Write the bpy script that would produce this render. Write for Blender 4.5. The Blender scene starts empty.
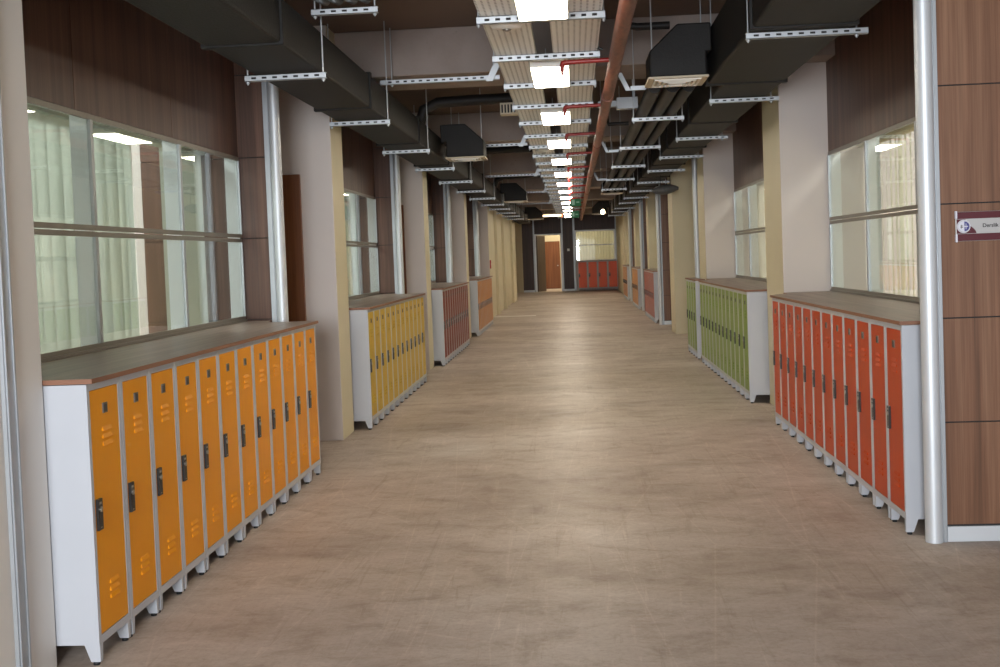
import bpy, bmesh, math, random
from mathutils import Vector, Matrix
random.seed(7)
C = bpy.context.scene.collection
PI = math.pi
ORD = ['first', 'second', 'third', 'fourth', 'fifth', 'sixth', 'seventh', 'eighth', 'ninth', 'tenth', 'eleventh', 'twelfth',
       'thirteenth', 'fourteenth', 'fifteenth', 'sixteenth', 'seventeenth', 'eighteenth', 'nineteenth', 'twentieth',
       'twenty-first', 'twenty-second', 'twenty-third', 'twenty-fourth', 'twenty-fifth', 'twenty-sixth', 'twenty-seventh',
       'twenty-eighth', 'twenty-ninth', 'thirtieth', 'thirty-first', 'thirty-second']

# ------------------------------------------------------------------ materials
def srgb(r, g, b):
    f = lambda c: (c / 255 / 12.92) if c / 255 <= .04045 else ((c / 255 + .055) / 1.055) ** 2.4
    return (f(r), f(g), f(b), 1)

class NT:
    def __init__(s, name):
        s.m = bpy.data.materials.new(name); s.m.use_nodes = True
        s.t = s.m.node_tree; s.n = s.t.nodes; s.l = s.t.links
        s.n.clear(); s.out = s.n.new('ShaderNodeOutputMaterial')
    def add(s, typ, **kw):
        n = s.n.new(typ)
        for k, v in kw.items():
            if hasattr(n, k) and k not in n.inputs: setattr(n, k, v)
            else: n.inputs[k].default_value = v
        return n
    def link(s, a, b): s.l.new(a, b)
    def coord(s, scale=(1, 1, 1), rot=(0, 0, 0)):
        tc = s.add('ShaderNodeTexCoord'); mp = s.add('ShaderNodeMapping')
        mp.inputs['Scale'].default_value = scale; mp.inputs['Rotation'].default_value = rot
        s.link(tc.outputs['Object'], mp.inputs['Vector']); return mp.outputs['Vector']
    def noise(s, vec, scale, detail=4, rough=.55, dist=0):
        n = s.add('ShaderNodeTexNoise'); n.inputs['Scale'].default_value = scale
        n.inputs['Detail'].default_value = detail; n.inputs['Roughness'].default_value = rough
        n.inputs['Distortion'].default_value = dist
        s.link(vec, n.inputs['Vector']); return n.outputs['Fac']
    def ramp(s, fac, stops):
        r = s.add('ShaderNodeValToRGB'); e = r.color_ramp.elements
        while len(e) < len(stops): e.new(.5)
        for k, (p, c) in enumerate(stops): e[k].position = p; e[k].color = c
        s.link(fac, r.inputs['Fac']); return r.outputs['Color']
    def mix(s, fac, a, b, mode='MIX'):
        m = s.add('ShaderNodeMix', data_type='RGBA', blend_type=mode)
        for sock, v in ((m.inputs[0], fac), (m.inputs[6], a), (m.inputs[7], b)):
            if hasattr(v, 'is_linked'): s.link(v, sock)
            else: sock.default_value = v
        return m.outputs[2]
    def bsdf(s, color, rough=.5, metal=0, spec=.5, **kw):
        b = s.add('ShaderNodeBsdfPrincipled')
        for key, v in (('Base Color', color), ('Roughness', rough), ('Metallic', metal), ('Specular IOR Level', spec)):
            if hasattr(v, 'is_linked'): s.link(v, b.inputs[key])
            else: b.inputs[key].default_value = v
        for k, v in kw.items(): b.inputs[k].default_value = v
        s.link(b.outputs[0], s.out.inputs['Surface']); return b
    def bump(s, b, fac, strength, dist=.01):
        n = s.add('ShaderNodeBump'); n.inputs['Strength'].default_value = strength; n.inputs['Distance'].default_value = dist
        s.link(fac, n.inputs['Height']); s.link(n.outputs[0], b.inputs['Normal'])

def paint(name, col, rough=.35, var=.06, metal=0, spec=.5, vscale=3, bump=.0):
    t = NT(name); f = t.noise(t.coord(), vscale, 3)
    dark = tuple(c * (1 - var * 2) for c in col[:3]) + (1,)
    c = t.ramp(f, [(.3, dark), (.7, col)])
    b = t.bsdf(c, rough, metal, spec)
    if bump: t.bump(b, t.noise(t.coord(), 60, 4), bump)
    return t.m

def wood(name, c0, c1, c2, rough=.42):
    t = NT(name)
    a = t.noise(t.coord((15, 15, .45)), 1.0, 5, .6, .3)
    b = t.noise(t.coord((110, 110, 1.6)), 1.0, 3, .6)
    m = t.ramp(a, [(.30, c0), (.52, c1), (.72, c2)])
    k = t.ramp(b, [(.35, (.72, .70, .68, 1)), (.6, (1, 1, 1, 1))])
    t.bsdf(t.mix(.8, m, k, 'MULTIPLY'), rough, 0, .4); return t.m

def emit(name, col, strength):
    t = NT(name); e = t.add('ShaderNodeEmission'); e.inputs[0].default_value = col; e.inputs[1].default_value = strength
    t.link(e.outputs[0], t.out.inputs['Surface']); return t.m

M = {}
M['white'] = paint('white_enamel', srgb(188, 191, 197), .38, .02)
M['amber'] = paint('amber_enamel', srgb(240, 156, 8), .36, .03, 0, .3)
M['yellow'] = paint('yellow_enamel', srgb(202, 166, 30), .36, .03, 0, .25)
M['red'] = paint('brick_red_enamel', srgb(128, 46, 24), .42, .04, 0, .15)
M['ochre'] = paint('ochre_enamel', srgb(192, 122, 28), .42, .04, 0, .15)
M['orange'] = paint('orange_enamel', srgb(192, 70, 20), .36, .04, 0, .25)
M['green'] = paint('green_enamel', srgb(122, 148, 54), .36, .03, 0, .25)
M['far_red'] = paint('poppy_red_enamel', srgb(164, 62, 34), .42, .04, 0, .15)
M['end_red'] = paint('bright_red_enamel', srgb(246, 112, 78), .4, .03, 0, .3)
M['black'] = paint('black_plastic', srgb(30, 28, 28), .35, .05)
M['rubber'] = paint('black_rubber', srgb(22, 22, 24), .6, .05)
M['steel'] = paint('lock_steel', srgb(175, 172, 165), .3, .05, .9)
M['grey_card'] = paint('grey_label_holder', srgb(112, 106, 98), .4, .1, .3)
M['dark_card'] = paint('dark_label_insert', srgb(52, 48, 46), .4, .1)
M['alu'] = paint('brushed_aluminium', srgb(212, 216, 220), .46, .03, .4)
M['alu_frame'] = paint('window_frame_grey', srgb(136, 130, 120), .4, .05, .3)
M['jamb'] = paint('window_jamb_white', srgb(238, 244, 248), .4, .01)
M['post_trim'] = paint('post_trim_grey', srgb(176, 180, 184), .4, .03, .5)
M['wood'] = wood('walnut_veneer_shaded', srgb(74, 52, 42), srgb(98, 70, 57), srgb(116, 86, 71))  # darker copy of the walnut, shade put into its colour
M['wood_lit'] = wood('walnut_veneer_lit', srgb(98, 68, 50), srgb(124, 88, 66), srgb(142, 106, 82))  # same walnut again in its lit tone
M['door_wood'] = wood('door_veneer', srgb(104, 62, 36), srgb(122, 76, 46), srgb(140, 92, 58))
M['dark_wood'] = wood('dark_walnut_veneer', srgb(52, 33, 28), srgb(66, 43, 36), srgb(80, 54, 46))
M['worktop_edge'] = paint('worktop_edge', srgb(142, 98, 74), .5, .08)
M['plaster'] = paint('pale_plaster', srgb(204, 194, 188), .5, .02, 0, .4, 1.2)
M['plaster_white'] = paint('white_plaster', srgb(226, 222, 216), .55, .015, 0, .4, 1.2)
M['cream'] = paint('cream_plaster', srgb(212, 202, 172), .5, .04, 0, .4, 1.0)
M['ceiling'] = paint('grey_brown_ceiling', srgb(122, 106, 98), .8, .06, 0, .2, .8)
M['duct'] = paint('black_foam_insulation', srgb(33, 31, 30), .6, .14, 0, .3, 2.5, .25)
M['pipe_black'] = paint('black_pipe_foam', srgb(38, 35, 34), .55, .12, 0, .35, 5, .2)
M['galv'] = paint('galvanised_steel', srgb(196, 200, 204), .38, .05, .45)
M['slot'] = paint('slot_shadow', srgb(40, 38, 38), .8, .05)
M['red_pipe'] = paint('red_pipe_paint', srgb(150, 34, 30), .35, .06)
M['diffuser'] = paint('beige_diffuser', srgb(196, 182, 158), .5, .03)
M['detector'] = paint('detector_plastic', srgb(232, 228, 220), .4, .02)
M['maroon'] = paint('maroon_plate', srgb(84, 16, 30), .35, .04)
M['silver_plate'] = paint('silver_plate', srgb(186, 184, 182), .35, .04, .3)
M['ink'] = paint('dark_ink', srgb(36, 34, 34), .5, .02)
M['emblem_white'] = paint('emblem_white', srgb(214, 214, 224), .4, .02)
M['emblem_blue'] = paint('emblem_blue', srgb(66, 66, 132), .4, .05)
M['exit_green'] = emit('exit_sign_green', srgb(60, 104, 72), .35)
M['exit_pale'] = emit('exit_sign_pale', srgb(150, 180, 155), .35)
M['bulb'] = emit('warm_bulb', (1, .75, .45, 1), 14)
M['tube'] = emit('warm_tube', (1, .72, .42, 1), 5)
M['red_led'] = emit('red_indicator', (1, .12, .04, 1), 4)
M['panel_light'] = emit('panel_glow', (1, .89, .72, 1), 21)
M['fire_red'] = paint('fire_alarm_red', srgb(176, 34, 28), .35, .04)
M['bag'] = paint('grey_plastic_wrap', srgb(96, 96, 96), .4, .15, 0, .5, 12, .3)

def rust_mat():
    t = NT('rust_red_primer')
    f = t.noise(t.coord((6, 1.2, 6)), 3, 6, .65)
    b = t.bsdf(t.ramp(f, [(.28, srgb(84, 44, 34)), (.5, srgb(124, 66, 50)), (.72, srgb(150, 92, 70))]), .45, 0, .45)
    return t.m
M['rust'] = rust_mat()

def floor_mat():
    t = NT('worn_screed_floor')
    a = t.noise(t.coord((.5, .8, 1)), 1.0, 5, .6, .4)
    b = t.noise(t.coord((1.5, 2.2, 1)), 1.9, 9, .72, .5)
    f = t.noise(t.coord((1, 1, 1)), 42, 5, .75)
    g = t.noise(t.coord((3, 4.5, 1)), 2.2, 8, .8, .3)
    bands = t.noise(t.coord((.03, .42, 1)), 1.0, 2, .5)
    s1 = t.noise(t.coord((13, .8, 1), (0, 0, .55)), 1.0, 7, .72, 1.2)
    s2 = t.noise(t.coord((12, .9, 1), (0, 0, -.95)), 1.0, 7, .72, 1.2)
    base = t.ramp(a, [(.35, srgb(172, 158, 147)), (.55, srgb(190, 177, 166)), (.70, srgb(202, 192, 183))])
    blot = t.ramp(b, [(.36, (.66, .60, .54, 1)), (.48, (.92, .90, .87, 1)), (.58, (1.0, 1.0, 1.0, 1)), (.66, (1.16, 1.17, 1.18, 1))])
    c = t.mix(.62, base, blot, 'MULTIPLY')
    c = t.mix(.42, c, t.ramp(g, [(.36, (.70, .64, .58, 1)), (.47, (.97, .97, .96, 1)), (.56, (1, 1, 1, 1)), (.66, (1.18, 1.18, 1.18, 1))]), 'MULTIPLY')
    c = t.mix(.8, c, t.ramp(bands, [(.36, (.93, .91, .87, 1)), (.52, (1, 1, 1, 1)), (.60, (1.08, 1.09, 1.1, 1))]), 'MULTIPLY')
    k1 = t.ramp(s1, [(.33, (.80, .76, .72, 1)), (.42, (1, 1, 1, 1)), (.58, (1, 1, 1, 1)), (.67, (1.2, 1.2, 1.21, 1))])
    k2 = t.ramp(s2, [(.32, (.84, .81, .77, 1)), (.39, (1, 1, 1, 1)), (.59, (1, 1, 1, 1)), (.68, (1.18, 1.18, 1.19, 1))])
    c = t.mix(.6, c, k1, 'MULTIPLY'); c = t.mix(.6, c, k2, 'MULTIPLY')
    c = t.mix(.7, c, t.ramp(f, [(.30, (.82, .80, .78, 1)), (.5, (1, 1, 1, 1)), (.72, (1.1, 1.1, 1.1, 1))]), 'MULTIPLY')
    w = t.add('ShaderNodeTexVoronoi', feature='DISTANCE_TO_EDGE'); w.inputs['Scale'].default_value = 1.0
    t.link(t.coord((1.9, .4, 1), (0, 0, .8)), w.inputs['Vector'])
    c = t.mix(.35, c, t.ramp(w.outputs['Distance'], [(0, (1.3, 1.3, 1.3, 1)), (.007, (1, 1, 1, 1))]), 'MULTIPLY')
    r = t.add('ShaderNodeMapRange'); r.inputs['To Min'].default_value = .30; r.inputs['To Max'].default_value = .48
    t.link(g, r.inputs['Value'])
    bs = t.bsdf(c, r.outputs[0], 0, .2, IOR=1.16)
    h = t.noise(t.coord((9, 30, 1)), 1.6, 5, .65)
    t.bump(bs, h, .2, .01); return t.m
M['floor'] = floor_mat()

def concrete_mat():
    t = NT('rough_concrete')
    a = t.noise(t.coord((1, 1, 1)), 1.4, 5, .6); b = t.noise(t.coord(), 14, 6, .7)
    c = t.mix(.7, t.ramp(a, [(.3, srgb(148, 135, 128)), (.7, srgb(170, 157, 150))]),
              t.ramp(b, [(.28, (.55, .52, .5, 1)), (.36, (1, 1, 1, 1))]), 'MULTIPLY')
    bs = t.bsdf(c, .85, 0, .2); t.bump(bs, b, .3); return t.m
M['concrete'] = concrete_mat()

def worktop_mat():
    t = NT('grey_oak_laminate')
    a = t.noise(t.coord((22, .8, 22)), 1.0, 5, .65, .4)
    t.bsdf(t.ramp(a, [(.3, srgb(108, 92, 82)), (.5, srgb(132, 114, 102)), (.7, srgb(150, 132, 120))]), .38, 0, .45); return t.m
M['worktop'] = worktop_mat()

def perforated_mat():
    t = NT('perforated_tray')
    v = t.coord((26, 26, 1))
    fr = t.add('ShaderNodeVectorMath', operation='FRACTION'); t.link(v, fr.inputs[0])
    sb = t.add('ShaderNodeVectorMath', operation='SUBTRACT'); t.link(fr.outputs[0], sb.inputs[0]); sb.inputs[1].default_value = (.5, .5, 0)
    ml = t.add('ShaderNodeVectorMath', operation='MULTIPLY'); t.link(sb.outputs[0], ml.inputs[0]); ml.inputs[1].default_value = (1, 1, 0)
    ln = t.add('ShaderNodeVectorMath', operation='LENGTH'); t.link(ml.outputs[0], ln.inputs[0])
    c = t.ramp(ln.outputs['Value'], [(.17, srgb(84, 76, 70)), (.22, srgb(236, 236, 232))])
    t.bsdf(c, .45, .1, .5); return t.m
M['perforated'] = perforated_mat()

def glass_mat():
    t = NT('window_glass')
    tr = t.add('ShaderNodeBsdfTransparent'); tr.inputs[0].default_value = (.94, .97, .955, 1)
    gl = t.add('ShaderNodeBsdfGlossy'); gl.inputs['Roughness'].default_value = .02; gl.inputs[0].default_value = (.92, .96, .94, 1)
    lw = t.add('ShaderNodeLayerWeight'); lw.inputs['Blend'].default_value = .5
    pw = t.add('ShaderNodeMath', operation='POWER'); t.link(lw.outputs['Facing'], pw.inputs[0]); pw.inputs[1].default_value = 5
    mu = t.add('ShaderNodeMath', operation='MULTIPLY_ADD', use_clamp=True); t.link(pw.outputs[0], mu.inputs[0]); mu.inputs[1].default_value = .95; mu.inputs[2].default_value = .045
    mx = t.add('ShaderNodeMixShader'); t.link(mu.outputs[0], mx.inputs[0]); t.link(tr.outputs[0], mx.inputs[1]); t.link(gl.outputs[0], mx.inputs[2])
    t.link(mx.outputs[0], t.out.inputs['Surface']); return t.m
M['glass'] = glass_mat()

def fabric_mat(name, col):
    t = NT(name)
    f = t.noise(t.coord((1, 3, .3)), 3, 4)
    c = t.ramp(f, [(.3, tuple(x * .86 for x in col[:3]) + (1,)), (.7, col)])
    d = t.add('ShaderNodeBsdfDiffuse'); tl = t.add('ShaderNodeBsdfTranslucent'); t.link(c, d.inputs[0]); t.link(c, tl.inputs[0])
    mx = t.add('ShaderNodeMixShader'); mx.inputs[0].default_value = .5
    t.link(d.outputs[0], mx.inputs[1]); t.link(tl.outputs[0], mx.inputs[2]); t.link(mx.outputs[0], t.out.inputs['Surface']); return t.m
M['blind_green'] = fabric_mat('pale_green_blind', srgb(184, 190, 178))
M['blind_cream'] = fabric_mat('cream_blind', srgb(212, 208, 186))

# ------------------------------------------------------------------ mesh builder
class MB:
    def __init__(s): s.v = []; s.f = []; s.mi = []; s.sm = []
    def add(s, vs, fs, mi=0, smooth=False):
        o = len(s.v); s.v += [tuple(p) for p in vs]
        for f in fs: s.f.append([o + i for i in f]); s.mi.append(mi); s.sm.append(smooth)
        return s
    def box(s, x0, x1, y0, y1, z0, z1, mi=0):
        x0, x1 = sorted((x0, x1)); y0, y1 = sorted((y0, y1)); z0, z1 = sorted((z0, z1))
        v = [(x, y, z) for z in (z0, z1) for y in (y0, y1) for x in (x0, x1)]
        return s.add(v, [(0, 2, 3, 1), (4, 5, 7, 6), (0, 1, 5, 4), (2, 6, 7, 3), (0, 4, 6, 2), (1, 3, 7, 5)], mi)
    def hexa(s, bot, top, mi=0):                       # two quads, bottom and top, both counter-clockwise from above
        return s.add(list(bot) + list(top), [(3, 2, 1, 0), (4, 5, 6, 7), (0, 1, 5, 4), (1, 2, 6, 5), (2, 3, 7, 6), (3, 0, 4, 7)], mi)
    def prism(s, poly, a, b, axis='z', mi=0):          # poly: 2-D points; extruded from a to b along axis
        n = len(poly)
        P = {'z': lambda p, h: (p[0], p[1], h), 'y': lambda p, h: (p[0], h, p[1]), 'x': lambda p, h: (h, p[0], p[1])}[axis]
        v = [P(p, a) for p in poly] + [P(p, b) for p in poly]
        f = [tuple(range(n - 1, -1, -1)), tuple(range(n, 2 * n))] + [(i, (i + 1) % n, n + (i + 1) % n, n + i) for i in range(n)]
        return s.add(v, f, mi)
    def tube(s, pts, r, n=12, mi=0, cap=True):
        pts = [Vector(p) for p in pts]; rings = []
        up = Vector((0, 0, 1))
        for i, p in enumerate(pts):
            t = (pts[min(i + 1, len(pts) - 1)] - pts[max(i - 1, 0)]).normalized()
            a = t.cross(up)
            if a.length < 1e-3: a = t.cross(Vector((1, 0, 0)))
            a.normalize(); b = a.cross(t).normalized()
            rr = r[i] if isinstance(r, (list, tuple)) else r
            rings.append([p + a * (rr * math.cos(2 * PI * k / n)) + b * (rr * math.sin(2 * PI * k / n)) for k in range(n)])
        v = [q for ring in rings for q in ring]
        f = [(i * n + k, i * n + (k + 1) % n, (i + 1) * n + (k + 1) % n, (i + 1) * n + k) for i in range(len(pts) - 1) for k in range(n)]
        s.add(v, f, mi, True)
        if cap: s.add(rings[0], [tuple(range(n))], mi); s.add(rings[-1], [tuple(range(n - 1, -1, -1))], mi)
        return s
    def lathe(s, c, prof, n=20, mi=0):                 # prof: (r, z) points about a vertical axis through c
        v = [(c[0] + r * math.cos(2 * PI * k / n), c[1] + r * math.sin(2 * PI * k / n), c[2] + z) for r, z in prof for k in range(n)]
        f = [(i * n + k, i * n + (k + 1) % n, (i + 1) * n + (k + 1) % n, (i + 1) * n + k) for i in range(len(prof) - 1) for k in range(n)]
        return s.add(v, f, mi, True)
    def mesh(s, name, mats, bevel=0):
        me = bpy.data.meshes.new(name); me.from_pydata(s.v, [], s.f)
        for m in (mats if isinstance(mats, (list, tuple)) else [mats]): me.materials.append(m)
        for p, mi, sm in zip(me.polygons, s.mi, s.sm): p.material_index = mi; p.use_smooth = sm
        bm = bmesh.new(); bm.from_mesh(me)
        bmesh.ops.recalc_face_normals(bm, faces=bm.faces)
        if bevel:
            es = [e for e in bm.edges if len(e.link_faces) == 2 and e.calc_face_angle(0) > .6]
            bmesh.ops.bevel(bm, geom=es, offset=bevel, segments=2, affect='EDGES', profile=.5, clamp_overlap=True)
        bm.to_mesh(me); bm.free(); return me
    def build(s, name, mats, parent=None, bevel=0):
        o = bpy.data.objects.new(name, s.mesh(name, mats, bevel)); C.objects.link(o)
        if parent: o.parent = parent
        return o

def tag(o, label, cat, group=None, kind=None):
    o['label'] = label; o['category'] = cat
    if group: o['group'] = group
    if kind: o['kind'] = kind
    return o
def thing(name, label, cat, loc=(0, 0, 0), rz=0, group=None, kind=None):
    o = bpy.data.objects.new(name, None); C.objects.link(o); o.location = loc; o.rotation_euler = (0, 0, rz)
    o.empty_display_size = .1
    return tag(o, label, cat, group, kind)
def dup(root, loc, rz=0, label=None, group=None):
    r = root.copy(); C.objects.link(r); r.location = loc; r.rotation_euler = (0, 0, rz)
    if label: r['label'] = label
    if group: r['group'] = group
    for ch in list(root.children):
        c = ch.copy(); C.objects.link(c); c.parent = r
        for g in list(ch.children):
            d = g.copy(); C.objects.link(d); d.parent = c
    return r
def struct(name, mb, mats, label, cat, bevel=0):
    return tag(mb.build(name, mats, None, bevel), label, cat, None, 'structure')

# ------------------------------------------------------------------ layout constants
CZ, BZ = 3.5, 3.1                 # ceiling, beam underside
XL, XR = -2.45, 2.25              # window planes
FX, GX = -1.855, 1.655              # locker fronts, left and right
PITCH = .308
YEND = 46.0

# ------------------------------------------------------------------ shell
fl = MB().box(-6.2, 6.2, -7, 52, -.2, 0)
struct('floor', fl, M['floor'], 'worn grey-beige screed floor of the corridor, scratched and slightly glossy', 'floor')
struct('ceiling', MB().box(-6.2, 6.2, -7, 52, CZ, CZ + .25), M['ceiling'], 'bare dark grey-brown ceiling slab above the ducts', 'ceiling')
for k in range(8):
    y = 3.85 + 5.65 * k
    struct('beam', MB().box(-6.2, 6.2, y, y + .8, BZ, CZ - .001), M['concrete'],
           'pale rough concrete beam crossing the ceiling, %s from the camera' % ORD[k], 'beam', .01)
struct('wall_outer_left', MB().box(-6.2, -6.0, -7, 52, .001, CZ - .001), M['plaster_white'], 'outer wall of the classrooms behind the left windows', 'wall')
struct('wall_outer_right', MB().box(6.0, 6.2, -7, 52, .001, CZ - .001), M['plaster_white'], 'outer wall of the classrooms behind the right windows', 'wall')
struct('wall_back', MB().box(-6.0, 6.0, 51.8, 52, .001, CZ - .001), M['cream'], 'cream back wall of the room beyond the far door', 'wall')

def pillar(x0, x1, y0, y1, label, near='plaster', hall='cream'):
    mb = MB().box(x0, x1, y0, y1, .001, CZ - .002)
    for i in range(6):
        mb.mi[i] = 1 if i in (4, 5) else 0
    return struct('pillar', mb, [M[near], M[hall]], label, 'pillar', .006)

# ------------------------------------------------------------------ lockers
def louvre(mb, cx, z, w=.085):
    # pressed-out slot: a wedge open along its lower edge
    mb.hexa([(cx - w / 2, -.006, z - .006), (cx + w / 2, -.006, z - .006), (cx + w / 2, .001, z - .006), (cx - w / 2, .001, z - .006)],
            [(cx - w / 2 + .006, .0005, z + .009), (cx + w / 2 - .006, .0005, z + .009), (cx + w / 2 - .006, .001, z + .009), (cx - w / 2 + .006, .001, z + .009)])

LW, LD = .304, .44
def locker_meshes():
    d = {}
    Z0, Z1 = .08, 1.078
    fx, ft, fb = .022, .026, .032
    b = MB()                                        # carcass: shell with a front pocket
    b.box(0, fx, 0, LD, Z0, Z1).box(LW - fx, LW, 0, LD, Z0, Z1)
    b.box(fx, LW - fx, 0, LD, Z1 - ft, Z1).box(fx, LW - fx, 0, LD, Z0, Z0 + fb)
    b.box(fx, LW - fx, LD - .02, LD, Z0 + fb, Z1 - ft)
    d['body'] = b.mesh('locker_body', M['white'])
    g = .003
    dz0, dz1, dx0, dx1 = Z0 + fb + g, Z1 - ft - g, fx + g, LW - fx - g
    def door(detail):
        m = MB().box(dx0, dx1, .001, .02, dz0, dz1)
        if detail:
            for k in range(3): louvre(m, LW * .53, .89 - .029 * k); louvre(m, LW * .53, .29 - .029 * k)
        return m
    d['door'] = door(True); d['door_plain'] = door(False)
    h = MB().box(dx0 + .006, dx0 + .046, -.009, .001, .512, .632, 0)
    h.tube([(dx0 + .026, -.009, .592), (dx0 + .026, -.014, .592)], .011, 12, 1)
    h.box(dx0 + .018, dx0 + .034, -.0105, -.009, .612, .62, 1).box(dx0 + .022, dx0 + .030, -.0105, -.009, .520, .524, 1)
    d['handle'] = h.mesh('locker_handle', [M['black'], M['steel']])
    n = MB().box(LW / 2 - .02, LW / 2 + .02, -.003, .001, .952, .992, 0)
    n.box(LW / 2 - .014, LW / 2 + .014, -.004, -.003, .957, .985, 1)
    d['nameplate'] = n.mesh('locker_nameplate', [M['grey_card'], M['dark_card']])
    def leg(x, s, fy, sy):                          # tapered pressed-steel foot at a corner, s = inward direction in x, sy inward in y
        a, bb = sorted((x + s * .007, x + s * .034)); a2, b2 = sorted((x + s * .008, x + s * .028))
        yt, yb = fy + sy * .062, fy + sy * .038
        q = lambda xa, xb, y0, y1, z: [(xa, min(y0, y1), z), (xb, min(y0, y1), z), (xb, max(y0, y1), z), (xa, max(y0, y1), z)]
        return MB().hexa(q(a2, b2, fy, yb, .012), q(a, bb, fy, yt, Z0)), ((a2 + b2) / 2, fy + sy * .02)
    d['legs'] = []
    for x, s in ((.001, 1), (LW - .001, -1)):
        for fy, sy in ((.002, 1), (LD - .002, -1)):
            m, (px, py) = leg(x, s, fy, sy)
            p = MB().lathe((px, py, 0), [(0, 0), (.013, 0), (.013, .009), (.008, .012), (0, .012)], 12)
            d['legs'].append((m.mesh('locker_leg', M['white']), p.mesh('locker_foot_pad', M['rubber'])))
    return d
LM = locker_meshes()
DOORS = {}
def locker_proto(color, detail, label, group):
    r = thing('locker', label, 'locker', group=group)
    def put(name, me, par):
        o = bpy.data.objects.new(name, me); C.objects.link(o); o.parent = par; return o
    put('body', LM['body'], r)
    key = (color, detail)
    if key not in DOORS: DOORS[key] = LM['door' if detail else 'door_plain'].mesh('locker_door_' + color, M[color])
    dr = put('door', DOORS[key], r)
    put('handle', LM['handle'], dr)
    if detail: put('nameplate', LM['nameplate'], dr)
    for i, (a, b) in enumerate(LM['legs']):
        lg = put('leg', a, r)
        if detail: put('foot_pad', b, lg)
    return r
def locker_row(n, side, y0, color, detail, name, where='', pitch=PITCH):
    """side -1: left wall, front faces +x; +1: right wall, front faces -x"""
    proto = None; group = name + 's ' + where
    for k in range(n):
        lab = '%s, %s from the near end of the %s' % (name, ORD[k], where)
        ya = y0 + pitch * k + .001
        loc, rz = ((FX, ya, 0), PI / 2) if side < 0 else ((GX, ya + LW, 0), -PI / 2)
        if proto is None:
            proto = locker_proto(color, detail, lab, group); proto.location = loc; proto.rotation_euler.z = rz
        else: dup(proto, loc, rz, lab, group)
def worktop(poly, label):
    mb = MB().prism(poly, 1.081, 1.1, 'z')
    for i in range(2, len(mb.f)): mb.mi[i] = 1
    tag(mb.build('worktop', [M['worktop'], M['worktop_edge']]), label, 'worktop', 'worktops over the locker rows')

LEFT = [(4.03, 12, 'amber', 'amber-orange metal locker', 'front left row'),
        (9.73, 12, 'yellow', 'lemon-yellow metal locker', 'second left row'),
        (15.375, 12, 'red', 'brick-red metal locker', 'third left row'),
        (21.025, 12, 'ochre', 'ochre-orange metal locker', 'fourth left row')]
for i, (y0, n, col, nm, wh) in enumerate(LEFT):
    locker_row(n, -1, y0, col, i < 3, nm, where=wh)
    y1 = y0 + n * PITCH; yb = y0 + 3.98
    worktop([(-1.832, y0 - .002), (-1.832, y1 + .012), (-2.20, y1 + .012), (-2.25, yb - .03), (-2.43, yb - .03), (-2.43, y0 - .002)],
            'grey-brown wood-look worktop on the %ss, %s' % (nm.split()[0], ['front left under the window', 'second bay on the left', 'third bay on the left', 'fourth bay on the left'][i]))
RIGHT = [(5.72, 12, 'orange', 'bright orange metal locker', 'front right row', 9.84),
         (10.735, 13, 'green', 'leaf-green metal locker', 'long green right row', 15.48),
         (23.2, 10, 'far_red', 'poppy-red metal locker', 'third right row', 26.95),
         (28.95, 9, 'ochre', 'orange metal locker', 'fourth right row', 32.65),
         (34.65, 9, 'ochre', 'pale orange metal locker', 'farthest right row', 38.35)]
for i, (y0, n, col, nm, wh, yb) in enumerate(RIGHT):
    pt = .3072 if i == 0 else PITCH
    locker_row(n, 1, y0, col, i < 2, nm, where=wh, pitch=pt)
    y1 = y0 + n * pt
    worktop([(1.642, y0 - .012), (2.23, y0 - .012), (2.23, yb - .02), (1.83, yb - .02), (1.83, y1 + .2), (1.642, y1 + .012)],
            'grey-brown wood-look worktop on the %s' % ['bright orange lockers, front right', 'long row of green lockers, right', 'poppy-red lockers, right', 'orange lockers in the fourth right row', 'pale orange lockers, farthest right'][i])
# short green row against the second right pillar
def shallow_row():
    y0 = 15.24
    LMb = dict(LM)
    dd = .12
    b = MB(); Z0, Z1 = .08, 1.078
    b.box(0, .022, 0, dd, Z0, Z1).box(LW - .022, LW, 0, dd, Z0, Z1).box(.022, LW - .022, 0, dd, Z1 - .026, Z1).box(.022, LW - .022, 0, dd, Z0, Z0 + .032)
    b.box(.022, LW - .022, dd - .02, dd, Z0 + .032, Z1 - .026)
    me = b.mesh('shallow_locker_body', M['white'])
    pr = None
    for k in range(4):
        lab = 'leaf-green locker, %s from the near end of the short green row before the post' % ORD[k]
        loc = (GX, y0 + PITCH * k + LW, 0)
        if pr is None:
            pr = locker_proto('green', True, lab, 'short green row'); pr.location = loc; pr.rotation_euler.z = -PI / 2
            for c in list(pr.children):
                if c.name.startswith('body'): c.data = me
                if c.name.startswith('leg') and min(v.co.y for v in c.data.vertices) > .2:
                    for g in list(c.children): bpy.data.objects.remove(g)
                    bpy.data.objects.remove(c)
        else: dup(pr, loc, -PI / 2, lab, 'short green row')
    worktop([(1.642, y0 - .01), (1.79, y0 - .01), (1.79, y0 + 4 * PITCH + .01), (1.642, y0 + 4 * PITCH + .01)], 'narrow wood-look worktop on the short green locker row before the second right pillar')
shallow_row()
# four lockers against the end wall
EW = YEND
pr = None
for k in range(4):
    lab = 'poppy-red locker at the end wall, %s from the left' % ORD[k]
    loc = (.155 + .415 * k, EW - .42, .0)
    if pr is None:
        pr = locker_proto('end_red', False, lab, 'lockers at the end wall'); pr.location = loc
    else: pr2 = dup(pr, loc, 0, lab, 'lockers at the end wall')
for o in [o for o in C.objects if o.get('group') == 'lockers at the end wall']: o.scale = (1.33, .9, 1.13)

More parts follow.
